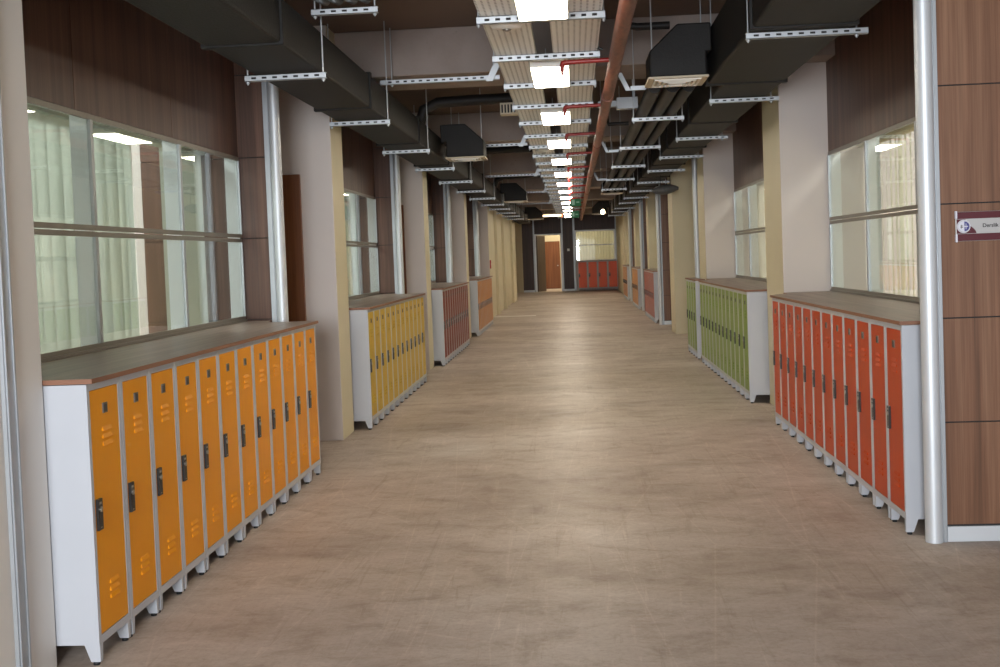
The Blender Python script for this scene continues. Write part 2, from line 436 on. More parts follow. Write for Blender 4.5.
# ------------------------------------------------------------------ windows, posts, panels
WZ0, WZ1, WT = 1.102, 2.315, 1.715
nwin = 0
def window(side, y0, y1, mull, label, blind):
    global nwin
    nwin += 1
    X = XL if side < 0 else XR; o = side                 # outward = away from the hall
    root = thing('window_%d' % nwin, label, 'window', (0, 0, 0), kind='structure')
    fr = MB(); t = .022; D0, D1 = X, X + o * .014
    fr.box(D0, D1, y0, y1, WZ0, WZ0 + .035).box(D0, D1, y0, y1, WZ1 - .028, WZ1)
    fr.box(D0, D1, y0, y1, WT - .03, WT - .003).box(D0, D1, y0, y1, WT + .003, WT + .03)
    ys = [y0] + mull + [y1]
    for y in ys:
        a, b = max(y0, y - .016), min(y1, y + .016)
        for za, zb in ((WZ0 + .035, WT - .03), (WT + .03, WZ1 - .028)): fr.box(X - o * .004, D1, a, b, za, zb, 1)
    fr.build('window_frame', [M['alu_frame'], M['post_trim']], root)
    jb = MB()
    for y in ys[1:] if side < 0 else ys:
        a, b = max(y0, y - .015), min(y1, y + .015)
        jb.box(D1 + o * .002, X + o * .105, a, b, WZ0, WZ1)
    jb.box(D1 + o * .002, X + o * .105, y0, y1, WZ0 - .02, WZ0).box(D1 + o * .002, X + o * .105, y0, y1, WZ1, WZ1 + .02)
    jb.build('window_jamb', M['jamb'], root)
    g = MB()
    for a, b in zip(ys[:-1], ys[1:]):
        for za, zb in ((WZ0 + .03, WT - .025), (WT + .025, WZ1 - .024)): g.box(X + o * .004, X + o * .010, a + .01, b - .01, za, zb)
    g.build('window_glass', M['glass'], root)
    MB().box(X - o * .012, X + o * .05, y0, y1, 1.101, 1.115).build('window_sill', M['alu_frame'], root)
    # fabric vertical blind behind the inner glazing
    bl = MB(); n = int((y1 - y0) / .13); xb = X + o * .30
    for k in range(n):
        ya = y0 + (y1 - y0) * (k + .04) / n; yb = y0 + (y1 - y0) * (k + 1.02) / n
        if side < 0 and 2.62 < ya - y0 < 3.22: continue
        q = random.uniform(.008, .05)
        pts = [(xb - q, ya), (xb - q * .2, (ya * 2 + yb) / 3), (xb + q * .2, (ya + yb * 2) / 3), (xb + q, yb)]
        v = [(p[0], p[1], z) for z in (WZ0 - .02, WZ1 + .03) for p in pts]
        bl.add(v, [(i, i + 1, i + 5, i + 4) for i in range(3)], 0, True)
    bl.box(xb - .055, xb + .055, y0 + .01, y1 - .01, WZ1 + .025, WZ1 + .06)
    b = bl.build('vertical_blind', M[blind]); tag(b, 'pale vertical fabric blind behind the %s' % label, 'blind', 'vertical blinds behind the corridor windows')
    s = 'left' if side < 0 else 'right'
    wl = MB().box(X + o * .001, X + o * .12, y0, y1, .001, WZ0 - .003)
    struct('wall_' + s, wl, M['plaster'], 'low wall under the %s' % label, 'wall')
    wf = MB(); ys2 = [y0 + (y1 - y0) * k / 3 for k in range(4)]
    for a, b2 in zip(ys2[:-1], ys2[1:]): wf.box(X + o * .005, X + o * .12, a + .002, b2 - .002, WZ1 + .004, CZ - .002)
    wf.box(X + o * .011, X + o * .10, y0, y1, WZ1 + .004, CZ - .003)
    struct('wall_' + s, wf, M['wood'], 'walnut panelling with shade in its colour above the %s' % label, 'wall')

def post(x, y, side, label, z1=CZ):
    r = thing('corner_post', label, 'post', (x, y, 0), 0, 'round metal corner posts')
    mb = MB().tube([(0, 0, 0), (0, 0, z1 - .003)], .042, 28)
    mb.build('pole', M['alu'], r)
    e = MB()
    a, b = (.036, .062) if side > 0 else (-.078, -.036)
    e.box(a, b, -.012, .03, 0, z1 - .003); e.box(a + .008, b - .006, -.018, -.012, 0, z1 - .003)
    e.build('edge_profile', M['post_trim'], r)

def panel_wall(side, x0, x1, y, label, mat, skirt=True):
    """panelled wall facing the camera, boards divided at the joints"""
    s = 'left' if side < 0 else 'right'
    mb = MB(); zs = [.085, .60, 1.118, 1.682, 2.262, 2.88, CZ - .003] if side > 0 else [.085, .6, 1.108, 1.712, 2.31, 2.92, CZ - .003]
    for a, b in zip(zs[:-1], zs[1:]): mb.box(x0, x1, y, y + .02, a + .0035, b - .0035)
    mb.box(x0, x1, y + .012, y + .10, .0, CZ - .003, 1)
    struct('wall_' + s, mb, [mat, M['slot']], label, 'wall')
    if skirt:
        struct('baseboard_' + s, MB().box(x0, x1, y - .003, y + .012, .001, .078), M['alu'], 'aluminium skirting under the ' + label, 'baseboard', .002)

BW = ['first', 'second', 'third', 'fourth']
for i in range(4):
    d = 5.65 * i
    y0, y1 = 4.03 + d, 8.04 + d
    window(-1, y0, y1, [y0 + .23, y0 + 1.50, y0 + 2.78], '%s left corridor window above the %s lockers' % (BW[i], ['amber', 'lemon-yellow', 'brick-red', 'ochre'][i]), 'blind_green')
    panel_wall(-1, -3.2, -2.252, y1 + .01, 'walnut return panel beside the %s left post' % BW[i], M['wood'], False)
    post(-2.17, y1 + .0, -1, 'round metal post at the far end of the %s left locker row' % ['amber', 'lemon-yellow', 'brick-red', 'ochre'][i])
    struct('wall_left', MB().box(-3.3, -3.2, y1 + .1, y1 + 1.12, .001, CZ - .002), M['plaster'], 'back wall of the %s left door recess' % BW[i], 'wall')
    # door in the wall of the recess, facing the camera
    yp = 9.17 + d
    r = thing('door_%d' % (i + 1), 'brown wooden classroom door in the %s recess on the left' % BW[i], 'door', (0, 0, 0), kind='structure')
    MB().box(-3.12, -2.27, yp - .045, yp - .005, .01, 2.262).build('door_leaf', M['door_wood'], r, .003)
    MB().tube([(-2.36, yp - .05, 1.02), (-2.36, yp - .09, 1.02), (-2.48, yp - .09, 1.02)], .009, 8).build('door_handle', M['steel'], r)
pillar(-3.2, -2.02, 3.50, 4.024, 'whitish pillar at the left edge beside the amber lockers', 'plaster_white', 'plaster_white')  # white where other pillars are cream: daylight put into the colour
for i in range(4):
    yp = 9.17 + 5.65 * i
    pillar(-3.3, -2.0, yp, yp + (.46 if i < 3 else .6), ['pale pillar between the amber and lemon-yellow lockers', 'pale pillar between the lemon-yellow and brick-red lockers',
           'pale pillar between the brick-red and ochre lockers', 'cream pillar beyond the ochre lockers'][i])
struct('wall_left', MB().box(-5.99, -3.21, 3.5, 3.7, .001, CZ - .002), M['plaster_white'], 'white wall left of the whitish pillar at the left edge', 'wall')
# metal strip on the near left pillar
e = MB().box(-2.02, -2.006, 3.72, 3.80, .001, CZ - .003).box(-2.006, -2.0, 3.728, 3.736, .001, CZ - .003).box(-2.006, -2.0, 3.784, 3.792, .001, CZ - .003)
struct('trim_1', e, M['post_trim'], 'grey metal strip on the whitish pillar at the left edge', 'trim')

for i, (y0, y1, mull, yp0, yp1) in enumerate([
        (5.68, 9.84, [6.13, 7.37, 8.61], 9.85, 10.70), (10.71, 15.49, [11.77, 13.01, 14.25], 15.5, 16.3),
        (22.82, 26.99, [23.3, 24.5, 25.75], 27.0, 27.7), (28.52, 32.69, [29.0, 30.2, 31.45], 32.7, 33.5), (34.22, 38.39, [34.7, 35.9, 37.1], 38.4, 39.2)]):
    nm = ['bright orange', 'leaf-green', 'poppy-red', 'fourth right row', 'farthest right'][i]
    window(1, y0, y1, mull, '%s right corridor window above the %s lockers' % (['first', 'second', 'third', 'fourth', 'fifth'][i], nm), 'blind_cream')
    pillar(1.84, 3.3, yp0, yp1, ['pale pillar between the bright orange and long green rows', 'pale pillar behind the short green row', 'cream pillar beyond the poppy-red lockers',
                                 'cream pillar beyond the fourth right row', 'cream pillar beyond the farthest right row'][i], 'plaster' if i < 2 else 'cream')
pillar(1.8, 3.3, 20.0, 20.85, 'cream pillar between the short green row and the poppy-red lockers', 'cream', 'cream')
for i, (y, x1) in enumerate([(5.57, 5.99), (22.70, 3.3), (28.40, 3.3), (34.10, 3.3)]):
    panel_wall(1, 1.813, x1, y, ['walnut panelled wall at the right edge carrying the room sign', 'walnut return panel before the poppy-red lockers', 'walnut return panel before the fourth right row', 'walnut return panel before the farthest right row'][i], M['wood_lit'])
    post(1.75, y + .012, 1, ['large round metal post in front of the bright orange lockers', 'round metal post in front of the poppy-red lockers', 'round metal post in front of the fourth right row', 'round metal post in front of the farthest right row'][i])
post(1.845, 16.6, 1, 'round metal post rising behind the short green locker row')
for i, (a, b) in enumerate([(16.3, 20.0), (20.85, 22.72), (27.7, 28.42), (33.5, 34.12), (39.2, 46)]):
    struct('wall_right', MB().box(3.2, 3.3, a, b, .001, CZ - .002) if i < 4 else MB().box(1.8, 1.95, a, b, .001, CZ - .002), M['cream'],
           ['cream recess wall beyond the short green row', 'cream recess wall before the poppy-red lockers', 'cream recess wall beyond the third right pillar', 'cream recess wall beyond the fourth right pillar', 'cream corridor wall at the far right'][i], 'wall')
# far left cream wall with shallow pilasters
struct('wall_left', MB().box(-3.3, -2.06, 26.72, 38.0, .001, CZ - .002), M['cream'], 'long cream corridor wall at the far left', 'wall')
for i, (a, b) in enumerate([(28.9, 29.5), (31.8, 32.6), (36.2, 38.02)]):
    struct('pillar', MB().box(-2.06, -1.985, a, b, .001, CZ - .002), M['cream'], 'shallow cream pilaster on the far left wall, %s from the camera' % ORD[i], 'pillar', .004)
struct('wall_left', MB().box(-3.3, -2.42, 38.0, 46.0, .001, CZ - .002), M['cream'], 'set-back cream wall beside the end wall on the left', 'wall')
f = MB().box(-2.42, -2.39, 42.0, 42.12, .001, 2.7).box(-2.42, -2.39, 43.4, 43.52, .001, 2.7).box(-2.42, -2.39, 42.12, 43.4, 2.58, 2.7)
struct('trim_2', f, M['post_trim'], 'grey frame on the set-back wall at the far left', 'trim')
struct('trim_3', MB().box(-2.06, -1.0, 27.7, 27.95, .0005, .006), M['plaster_white'], 'pale strip standing in for light spill on the floor at the far left', 'trim')  # thin pale slab added in place of light spilling across the floor
r = thing('wall_mounted_alarm', 'small red alarm call point on the cream pillar beyond the ochre lockers', 'alarm', (-2.0, 26.2, 1.35))
MB().box(.001, .03, 0, .12, -.1, .1).build('housing', M['fire_red'], r, .004); MB().box(.03, .034, .03, .09, -.03, .03).build('button', M['detector'], r)

# ------------------------------------------------------------------ end wall
E0 = EW
def eb(x0, x1, z0, z1, dy=0, mb=None): return (mb or MB()).box(x0, x1, E0 + dy, E0 + .15, z0, z1)
struct('wall_end', eb(-2.42, -2.12, .001, CZ - .002), M['cream'], 'narrow cream strip of the end wall on its left', 'wall')
struct('wall_end', eb(1.76, 3.2, .001, CZ - .002), M['cream'], 'cream strip of the end wall on its right', 'wall')
struct('wall_end', eb(-2.12, -1.66, .09, CZ - .002), M['dark_wood'], 'dark walnut panel of the end wall left of the door', 'wall')
struct('wall_end', eb(-.42, .0, .09, CZ - .002), M['dark_wood'], 'dark walnut panel of the end wall between door and lockers', 'wall')
struct('wall_end', eb(-1.6, -.48, 2.42, CZ - .002), M['dark_wood'], 'dark walnut panel above the far door', 'wall')
struct('wall_end', eb(.08, 1.76, 2.52, CZ - .002), M['dark_wood'], 'dark walnut panel above the end window', 'wall')
struct('wall_end', eb(.08, 1.76, .001, 1.22, .05), M['plaster'], 'low wall behind the red end lockers', 'wall')
struct('baseboard_end', MB().box(-2.12, -1.66, E0 - .005, E0 + .15, .001, .088), M['alu'], 'pale skirting left of the far door', 'baseboard')
struct('baseboard_end', MB().box(-.42, 0, E0 - .005, E0 + .15, .001, .088), M['alu'], 'pale skirting right of the far door', 'baseboard')
for i, (a, b) in enumerate([(-1.66, -1.6), (-.48, -.42), (0, .08), (1.755, 1.80)]):
    struct('trim_%d' % (4 + i), MB().box(a, b, E0 - .04, E0 + .15, .001, CZ - .002), M['post_trim'], 'grey metal upright on the end wall, %s from the left' % ORD[i], 'trim')
r = thing('door_5', 'open dark brown door in the end wall with a pale frame', 'door', kind='structure')
MB().box(-1.6, -1.545, E0 - .02, E0 + .15, .001, 2.42).box(-.53, -.48, E0 - .02, E0 + .15, .001, 2.42).box(-1.545, -.53, E0 - .02, E0 + .15, 2.36, 2.419).build('door_frame', M['alu'], r)
lf = MB(); lf.hexa([(-1.545, E0 + .1, .01), (-1.505, E0 + .1, .01), (-1.195, E0 + .98, .01), (-1.235, E0 + 1.0, .01)], [(-1.545, E0 + .1, 2.35), (-1.505, E0 + .1, 2.35), (-1.195, E0 + .98, 2.35), (-1.235, E0 + 1.0, 2.35)])
lf.build('door_leaf', M['dark_wood'], r)
r = thing('door_6', 'closed brown door seen through the open far doorway', 'door', kind='structure')
MB().box(-1.27, -.66, 49.93, 49.985, .01, 2.1).build('door_leaf', M['door_wood'], r)
MB().box(-1.32, -1.27, 49.95, 49.99, .01, 2.15).box(-.66, -.61, 49.95, 49.99, .01, 2.15).box(-1.27, -.66, 49.95, 49.99, 2.1, 2.15).build('door_frame', M['door_wood'], r)
MB().tube([(-.72, 49.92, 1.05), (-.72, 49.88, 1.05)], .03, 10).build('door_knob', M['steel'], r)
struct('wall_beyond', MB().box(-3.3, 3.3, 50.0, 50.1, .001, CZ - .002), M['cream'], 'cream wall of the room beyond the far door', 'wall')
r = thing('window_end', 'wide window in the end wall above the red lockers', 'window', kind='structure')
fr = MB().box(.08, 1.755, E0, E0 + .08, 2.46, 2.52).box(.08, 1.755, E0, E0 + .08, 1.22, 1.27).box(.08, .13, E0, E0 + .08, 1.27, 2.46).box(1.70, 1.755, E0, E0 + .08, 1.27, 2.46).box(.13, 1.70, E0, E0 + .08, 1.87, 1.91)
fr.build('window_frame', M['alu'], r)
MB().box(.12, 1.71, E0 + .035, E0 + .043, 1.26, 2.47).build('window_glass', M['glass'], r)
bl = MB()
for k in range(14):
    a = .1 + k * .12
    bl.add([(a, E0 + .30, 1.2), (a + .06, E0 + .33, 1.2), (a + .125, E0 + .30, 1.2), (a, E0 + .30, 2.55), (a + .06, E0 + .33, 2.55), (a + .125, E0 + .30, 2.55)], [(0, 1, 4, 3), (1, 2, 5, 4)], 0, True)
tag(bl.build('vertical_blind', M['blind_cream']), 'cream vertical blind behind the end window', 'blind', 'vertical blinds behind the corridor windows')
worktop([(.12, E0 - .46), (1.80 - .06, E0 - .46), (1.80 - .06, E0 - .045), (.12, E0 - .045)], 'worktop on the red lockers at the end wall')
for o in C.objects:
    if o.get('label') == 'worktop on the red lockers at the end wall': o.location.z = .14
r = thing('wall_switch', 'small white switch plate on the walnut panel right of the far door', 'switch', (-.2, E0, 1.72))
MB().box(-.05, .05, -.012, -.001, -.05, .05).build('plate', M['detector'], r, .003); MB().box(-.02, .02, -.018, -.012, -.025, .025).build('rocker', M['detector'], r)

# ------------------------------------------------------------------ ducts
def rib_duct(name, label, segs, extra=None):
    r = thing(name, label, 'duct')
    for (x0, x1, y0, y1, z0, z1) in segs:
        mb = MB().box(x0, x1, y0, y1, z0, z1); mb.build('duct_section', M['duct'], r, .018)
    for (x0, x1, y0, y1, z0, z1) in segs[:-1]:
        MB().box(x0 - .016, x1 + .016, y1 - .03, y1 + .03, z0 - .012, z1 + .012).build('flange', M['duct'], r, .006)
    return r
DZ0, DZ1 = 2.79, 3.07
segs = []
y = -1.0
for ln in [2.6, 2.7, 1.6, 2.6, 2.7, 2.65, 2.65, 2.65, 2.65, 2.65, 2.65, 2.65, 2.65, 2.65, 2.65, 2.65]:
    segs.append((-1.955, -1.53, y, y + ln, 2.70, 2.96)); y += ln
DL = rib_duct('air_duct', 'long black insulated air duct under the ceiling on the left', segs)
segs = [(1.09, 1.69, -1, 1.6, DZ0, DZ1), (1.09, 1.69, 1.6, 4.68, DZ0, DZ1), (1.09, 1.69, 4.68, 6.6, DZ0, 3.19), (1.09, 1.69, 6.6, 8.75, DZ0, 3.19)]
y = 8.75
for k in range(11): segs.append((1.22, 1.69, y, y + 2.6, DZ0, DZ1)); y += 2.6
DR = rib_duct('air_duct', 'long black insulated air duct under the ceiling on the right', segs)
def branch(side, y, label, par, xin, xa, xb, Z=2.80):
    """box on the hall side of a duct, chamfered at its outer top corner, with a diffuser plate under it; xa hall side, xb where the drop ends, xin duct side"""
    r = thing('diffuser_box', label, 'air vent', group='black boxed air outlets')
    ch = xa + (.21 if side > 0 else -.21)
    poly = [(xa, Z), (xa, Z + .19), (ch, Z + .385), (xin, Z + .385), (xin, Z + .175), (xb, Z + .175), (xb, Z)]
    if side < 0: poly = poly[::-1]
    MB().prism(poly, y, y + .43, 'y').build('box', M['duct'], r, .012)
    a, b = sorted((xa, xb)); a -= .012; b += .012
    p = MB().box(a, b, y - .008, y + .438, Z - .016, Z - .001)
    p.build('diffuser_plate', M['diffuser'], r)
    v = MB(); cx, cy = (a + b) / 2, y + .215
    for k in range(1, 5):
        h = .03 + .036 * k; z = Z - .017 - .0035 * (5 - k); zt = Z - .016
        v.box(cx - h, cx + h, cy - h, cy - h + .012, z - .004, zt).box(cx - h, cx + h, cy + h - .012, cy + h, z - .004, zt)
        v.box(cx - h, cx - h + .012, cy - h + .012, cy + h - .012, z - .004, zt).box(cx + h - .012, cx + h, cy - h + .012, cy + h - .012, z - .004, zt)
    v.build('vane', M['detector'], r)
    rd = MB()
    for xx in (xa + side * .02,): rd.tube([(xx, y + .02, Z + .15), (xx, y + .02, CZ - .001)], .006, 6)
    rd.build('hanger_rod', M['galv'], r)
branch(1, 8.30, 'black boxed air outlet with beige grille on the right, nearest the camera', DR, 1.075, .615, 1.035)
branch(1, 23.7, 'black boxed air outlet halfway along the right duct', DR, 1.2, .65, 1.10)
branch(1, 35.4, 'black boxed air outlet at the far end of the right duct', DR, 1.2, .65, 1.10)
branch(-1, 12.95, 'black boxed air outlet with beige edge on the left, nearest the camera', DL, -1.515, -1.01, -1.45, 2.705)
branch(-1, 23.6, 'black boxed air outlet halfway along the left duct', DL, -1.515, -.96, -1.43, 2.705)
branch(-1, 35.4, 'black boxed air outlet at the far end of the left duct', DL, -1.515, -.94, -1.41, 2.705)
r = thing('bulb_lamp', 'bright bare bulb under the far right air outlet', 'lamp', (.95, 34.2, 2.80))
MB().lathe((0, 0, 0), [(0, -.08), (.05, -.06), (.07, -.01), (.05, .04), (.025, .07)], 16).build('bulb', M['bulb'], r)
MB().tube([(0, 0, .07), (0, 0, .12)], .028, 10).tube([(0, 0, .12), (0, 0, CZ - 2.8)], .005, 6).build('cord', M['black'], r)

# ------------------------------------------------------------------ hangers
def slotted(mb, x0, x1, y, z, h=.036, pitch=.066, slot=.03):
    mb.box(x0, x1, y, y + .003, z, z + h); mb.box(x0, x1, y, y + .035, z, z + .003); mb.box(x0, x1, y, y + .035, z + h - .003, z + h)
    n = max(1, int((x1 - x0 - .04) / pitch)); s = (x1 - x0 - n * pitch) / 2
    for k in range(n):
        c = x0 + s + pitch * (k + .5); mb.box(c - slot / 2, c + slot / 2, y - .0015, y, z + h * .34, z + h * .68, 1)
def hanger(x0, x1, y, z, label, group, rods=None, ztop=CZ, name='trapeze_hanger', h=.036):
    r = thing(name, label, 'hanger', (0, 0, 0), 0, group)
    mb = MB(); slotted(mb, x0, x1, y, z, h); mb.build('bar', [M['galv'], M['slot']], r)
    for x in rods or (x0 + .03, x1 - .03):
        zt = ztop
        for k in range(8):
            if 3.85 + 5.65 * k - .01 < y + .018 < 4.65 + 5.65 * k + .01: zt = min(zt, BZ)
        MB().tube([(x, y + .018, z - .02), (x, y + .018, zt)], .0055, 6).tube([(x, y + .018, z - .012), (x, y + .018, z - .002)], .012, 6).build('rod', M['galv'], r)
    return r
for k, y in enumerate([1.8, 4.27, 6.74, 9.12, 11.67, 14.1, 16.6, 19.1, 21.5, 24.2, 26.5, 29, 31.4, 33.9]):
    hanger(-1.992, -1.482, y, 2.648, 'slotted steel hanger under the left duct, %s from the camera' % ORD[k], 'hangers under the left duct', (-1.977, -1.502))
for k, y in enumerate([1.2, 4.0, 6.69, 9.52, 12.6, 15.0, 17.4, 20.2, 22.9, 25.6, 28.15, 31.3, 33.8, 37.0]):
    a = 1.07 if y < 8.6 else 1.20
    hanger(a, 1.785, y, 2.745, 'slotted steel hanger under the right duct, %s from the camera' % ORD[k], 'hangers under the right duct', (a + .015, 1.72))
for k, y in enumerate([10.5, 13.3, 16.1, 18.9, 21.7]):
    hanger(.595, 1.085, y, 2.735, 'slotted steel hanger under the black pipe bundle, %s from the camera' % ORD[k], 'hangers under the black pipes', (.612, 1.068))
for k, (x, rr, z) in enumerate([(.70, .055, 2.833), (.845, .06, 2.838), (.975, .05, 2.828)]):
    t = MB().tube([(x, 9.0, z), (x, 12, z), (x, 16, z), (x, 20, z), (x, 23.2, z)], rr, 14)
    tag(t.build('insulated_pipe', M['pipe_black']), 'black foam-covered pipe beside the right duct, %s from the hall side' % ORD[k], 'pipe', 'black pipes beside the right duct')
hanger(1.05, 1.19, 8.95, 3.0, 'short slotted bracket behind the near right air outlet', 'short brackets')
# the loose cable bar near the top left
hanger(-1.525, -1.12, 6.6, 3.0, 'steel bar carrying black corrugated cables above the left duct', 'cable bars', (-1.505, -1.14))
for k, x in enumerate([-1.45, -1.37, -1.28, -1.20]):
    pts = [(x, 3.2 + .4 * i, 3.067 + .001 * math.sin(i * 1.9 + k)) for i in range(9)] + [(x + .01, 6.62, 3.085), (x + .02, 6.75, 3.2), (x + .02, 6.78, CZ - .01)]
    tag(MB().tube(pts, .03, 10).build('corrugated_conduit', M['black']), 'black corrugated conduit resting on the near left cable bar, %s from the left' % ORD[k], 'conduit', 'black conduits')

# ------------------------------------------------------------------ central trays, lights
TZ = 2.985
def tray(x0, x1, label):
    mb = MB().box(x0, x1, 1.0, 43.5, TZ, TZ + .003).box(x0, x0 + .003, 1, 43.5, TZ + .003, TZ + .06).box(x1 - .003, x1, 1, 43.5, TZ + .003, TZ + .06)
    tag(mb.build('cable_tray', M['perforated']), label, 'cable tray', 'perforated cable trays')
tray(-.525, -.224, 'left-hand long perforated cable tray above the ceiling lights'); tray(-.099, .226, 'right-hand long perforated cable tray above the ceiling lights')
for k in range(29):
    y = 5.47 + 1.335 * k
    hanger(-.545, .245, y, TZ - .045, 'slotted bracket under the cable trays, %s from the camera' % ORD[k], 'brackets under the cable trays', (-.535, .235), h=.044)
for k in range(14):
    ye = 6.70 + 2.67 * k; ya = ye - 1.0
    lab = 'bright rectangular ceiling light under the trays, %s from the camera' % ORD[k]
    if k == 0:
        pl = thing('ceiling_light', lab, 'light', (-.13, ya, 2.976), 0, 'ceiling lights')
        hs = MB().box(-.149, .149, 0, 1.0, -.052, -.001); hs.build('housing', M['detector'], pl)
        MB().box(-.141, .141, .012, .988, -.056, -.052).build('light_panel', M['panel_light'], pl)
        MB().tube([(-.03, .2, -.001), (-.03, .2, .123)], .004, 6).tube([(-.03, .8, -.001), (-.03, .8, .123)], .004, 6).build('hanger_rod', M['galv'], pl)
    else: dup(pl, (-.13, ya, 2.976), 0, lab)
for k, (x, y) in enumerate([(-.37, 7.0), (-.36, 15.4)]):
    r = thing('smoke_detector', ['white round detector under the left tray near the camera', 'round detector under the left tray farther down'][k], 'detector', (x, y, TZ - .001), 0)
    MB().lathe((0, 0, 0), [(0, -.046), (.06, -.044), (.095, -.034), (.105, -.014), (.105, 0), (0, 0)], 24).build('cover', M['detector'], r)
    MB().lathe((0, 0, -.047), [(0, -.012), (.022, -.010), (.03, 0), (0, 0)], 16).build('sensor', M['steel'], r)

# sprinkler pipe with its branches
r = thing('sprinkler_pipe', 'rust-red steel pipe running down the corridor right of the lights', 'pipe')
MB().tube([(.352, 0 + 2 * k, 2.90) for k in range(23)], .05, 18).build('main_pipe', M['rust'], r)
for y in (5.4, 9.9, 14.2, 19.6, 25, 31.2, 37): MB().tube([(.352, y - .05, 2.90), (.352, y + .05, 2.90)], .057, 18).build('coupling', M['rust'], r)
for k in range(13):
    y = 5.65 + 2.4 * k
    b = MB().tube([(.352, y, 2.90), (.1, y, 2.897), (0, y, 2.895)], .017, 10).tube([(0, y, 2.895), (-.028, y, 2.89), (-.035, y, 2.865)], .021, 10).tube([(-.035, y, 2.87), (-.035, y, 2.835)], .017, 10)
    bo = b.build('sprinkler_branch', M['red_pipe'], r)
    MB().tube([(-.035, y, 2.84), (-.035, y, 2.815)], .011, 8).lathe((-.035, y, 2.805), [(0, 0), (.022, .002), (.022, .005), (0, .008)], 10).build('sprinkler_head', M['red_pipe'], bo)
for k, y in enumerate([12.0, 22.6, 33.5]):
    q = thing('pipe_hanger', 'clamp and rod holding the rust-red pipe, %s from the camera' % ORD[k], 'hanger', (.352, y, 2.90), 0, 'pipe hangers')
    MB().tube([(0, 0, .052), (0, 0, .599)], .006, 6).build('rod', M['galv'], q)
    MB().box(-.03, .03, -.02, .02, .051, .057).build('clamp', M['galv'], q)

# transverse channels braced to the tray, left and right, one pair per beam
for k in range(5):
    y = 9.40 + 5.65 * k
    hanger(-1.60, -.572, y, 3.015, 'galvanised cross channel between left duct and trays, %s from the camera' % ORD[k], 'cross channels left of the trays', (-1.5,), name='hanging_channel', h=.04)
    r = thing('hanging_brace', 'slanted metal brace at the left edge of the trays, %s from the camera' % ORD[k], 'brace', (0, 0, 0), 0, 'slanted braces')
    MB().hexa([(-.69, y - .035, 3.0), (-.63, y - .035, 3.0), (-.63, y - .006, 3.0), (-.69, y - .006, 3.0)], [(-.615, y - .035, 3.15), (-.555, y - .035, 3.15), (-.555, y - .006, 3.15), (-.615, y - .006, 3.15)]).build('bar', M['galv'], r)
    if k < 3:
        r = thing('hanging_brace', 'bent metal brace right of the rust-red pipe, %s from the camera' % ORD[k], 'brace', (0, 0, 0), 0, 'slanted braces')
        mb = MB().box(.53, .70, y, y + .03, 2.87, 2.905)
        mb.hexa([(.49, y, 2.87), (.53, y, 2.87), (.53, y + .03, 2.87), (.49, y + .03, 2.87)], [(.42, y, 3.02), (.46, y, 3.02), (.46, y + .03, 3.02), (.42, y + .03, 3.02)])
        mb.build('bar', M['galv'], r)
        MB().tube([(.56, y + .015, 2.905), (.56, y + .015, 3.1 if y + .015 > 9.5 + 5.65 * k else CZ)], .005, 6).build('rod', M['galv'], r)
# transverse black pipes with the small grille
for k, y in enumerate([11.84, 17.4, 23.05]):
    t = MB().tube([(-1.60, y, 2.99), (-1.55, y, 3.12), (-1.4, y, 3.19), (-1.0, y, 3.2), (-.53, y, 3.2)], .058, 14)
    tag(t.build('flexible_pipe', M['pipe_black']), 'black flexible pipe crossing from the left duct, %s from the camera' % ORD[k], 'pipe', 'black cross pipes')
r = thing('vent_grille', 'small beige slotted grille box beside the trays on the left', 'air vent', (-.62, 11.5, 3.02))
MB().box(-.09, .09, 0, .16, -.03, .09).build('box', M['diffuser'], r, .004)
g = MB()
for k in range(5): g.box(-.075 + .032 * k, -.058 + .032 * k, -.003, 0, -.015, .07)
g.build('slot', M['slot'], r)
r = thing('junction_box', 'silver rectangular junction box right of the rust-red pipe', 'box', (.61, 11.5, 3.05))
MB().box(-.11, .11, 0, .12, -.06, .06).build('box', M['galv'], r, .004); MB().box(-.30, -.11, .02, .1, -.03, .03).build('channel', M['galv'], r)
MB().box(.06, .085, .05, .07, .06, CZ - 3.03).build('hanger_strap', M['galv'], r)
tag(MB().tube([(.44, 8.6, CZ), (.46, 8.62, 3.32), (.47, 8.62, 3.26), (.55, 8.62, 3.24), (.8, 8.62, 3.24)], .03, 12).build('drain_pipe', M['pipe_black']), 'thin dark bent pipe above the near right air outlet', 'pipe')
tag(MB().tube([(.42, 12.3, CZ), (.42, 12.3, 3.0), (.44, 12.3, 2.93), (.66, 12.3, 2.93)], .022, 10).build('drain_pipe', M['pipe_black']), 'thin dark bent pipe behind the silver junction box', 'pipe')
tag(MB().tube([(.166, 8.05, 3.04), (.2, 8.05, 3.0), (.24, 8.05, 2.985), (.262, 8.05, 2.975)] , .009, 8).build('cable', M['black']), 'short black cable looping from the right tray to the pipe', 'cable')
# grey wrapped bundle under the right duct, batten light, exit signs
r = thing('hanging_bundle', 'grey plastic-wrapped bundle hanging under the right duct', 'bundle', (1.58, 18.7, 2.54))
mb = MB(); prof = []
for i in range(9):
    t = i / 8; prof.append((-.22 + .44 * t, .085 * math.sin(PI * min(max(t, .04), .96)) ** .6))
mb.tube([(x, 0, .015 * math.sin(9 * x)) for x, q in prof], [q for x, q in prof], 14); mb.build('wrapping', M['bag'], r)
MB().tube([(-.08, 0, .07), (-.08, 0, .249)], .006, 6).tube([(.08, 0, .07), (.08, 0, .249)], .006, 6).build('strap', M['black'], r)
r = thing('batten_light', 'warm strip light with a red indicator at the far end of the ceiling', 'light', (0, 38.5, 2.90))
MB().box(-1.08, -.34, 0, .1, .03, .07).build('housing', M['detector'], r); MB().tube([(-1.06, .05, 0), (-.38, .05, 0)], .03, 12).build('tube', M['tube'], r)
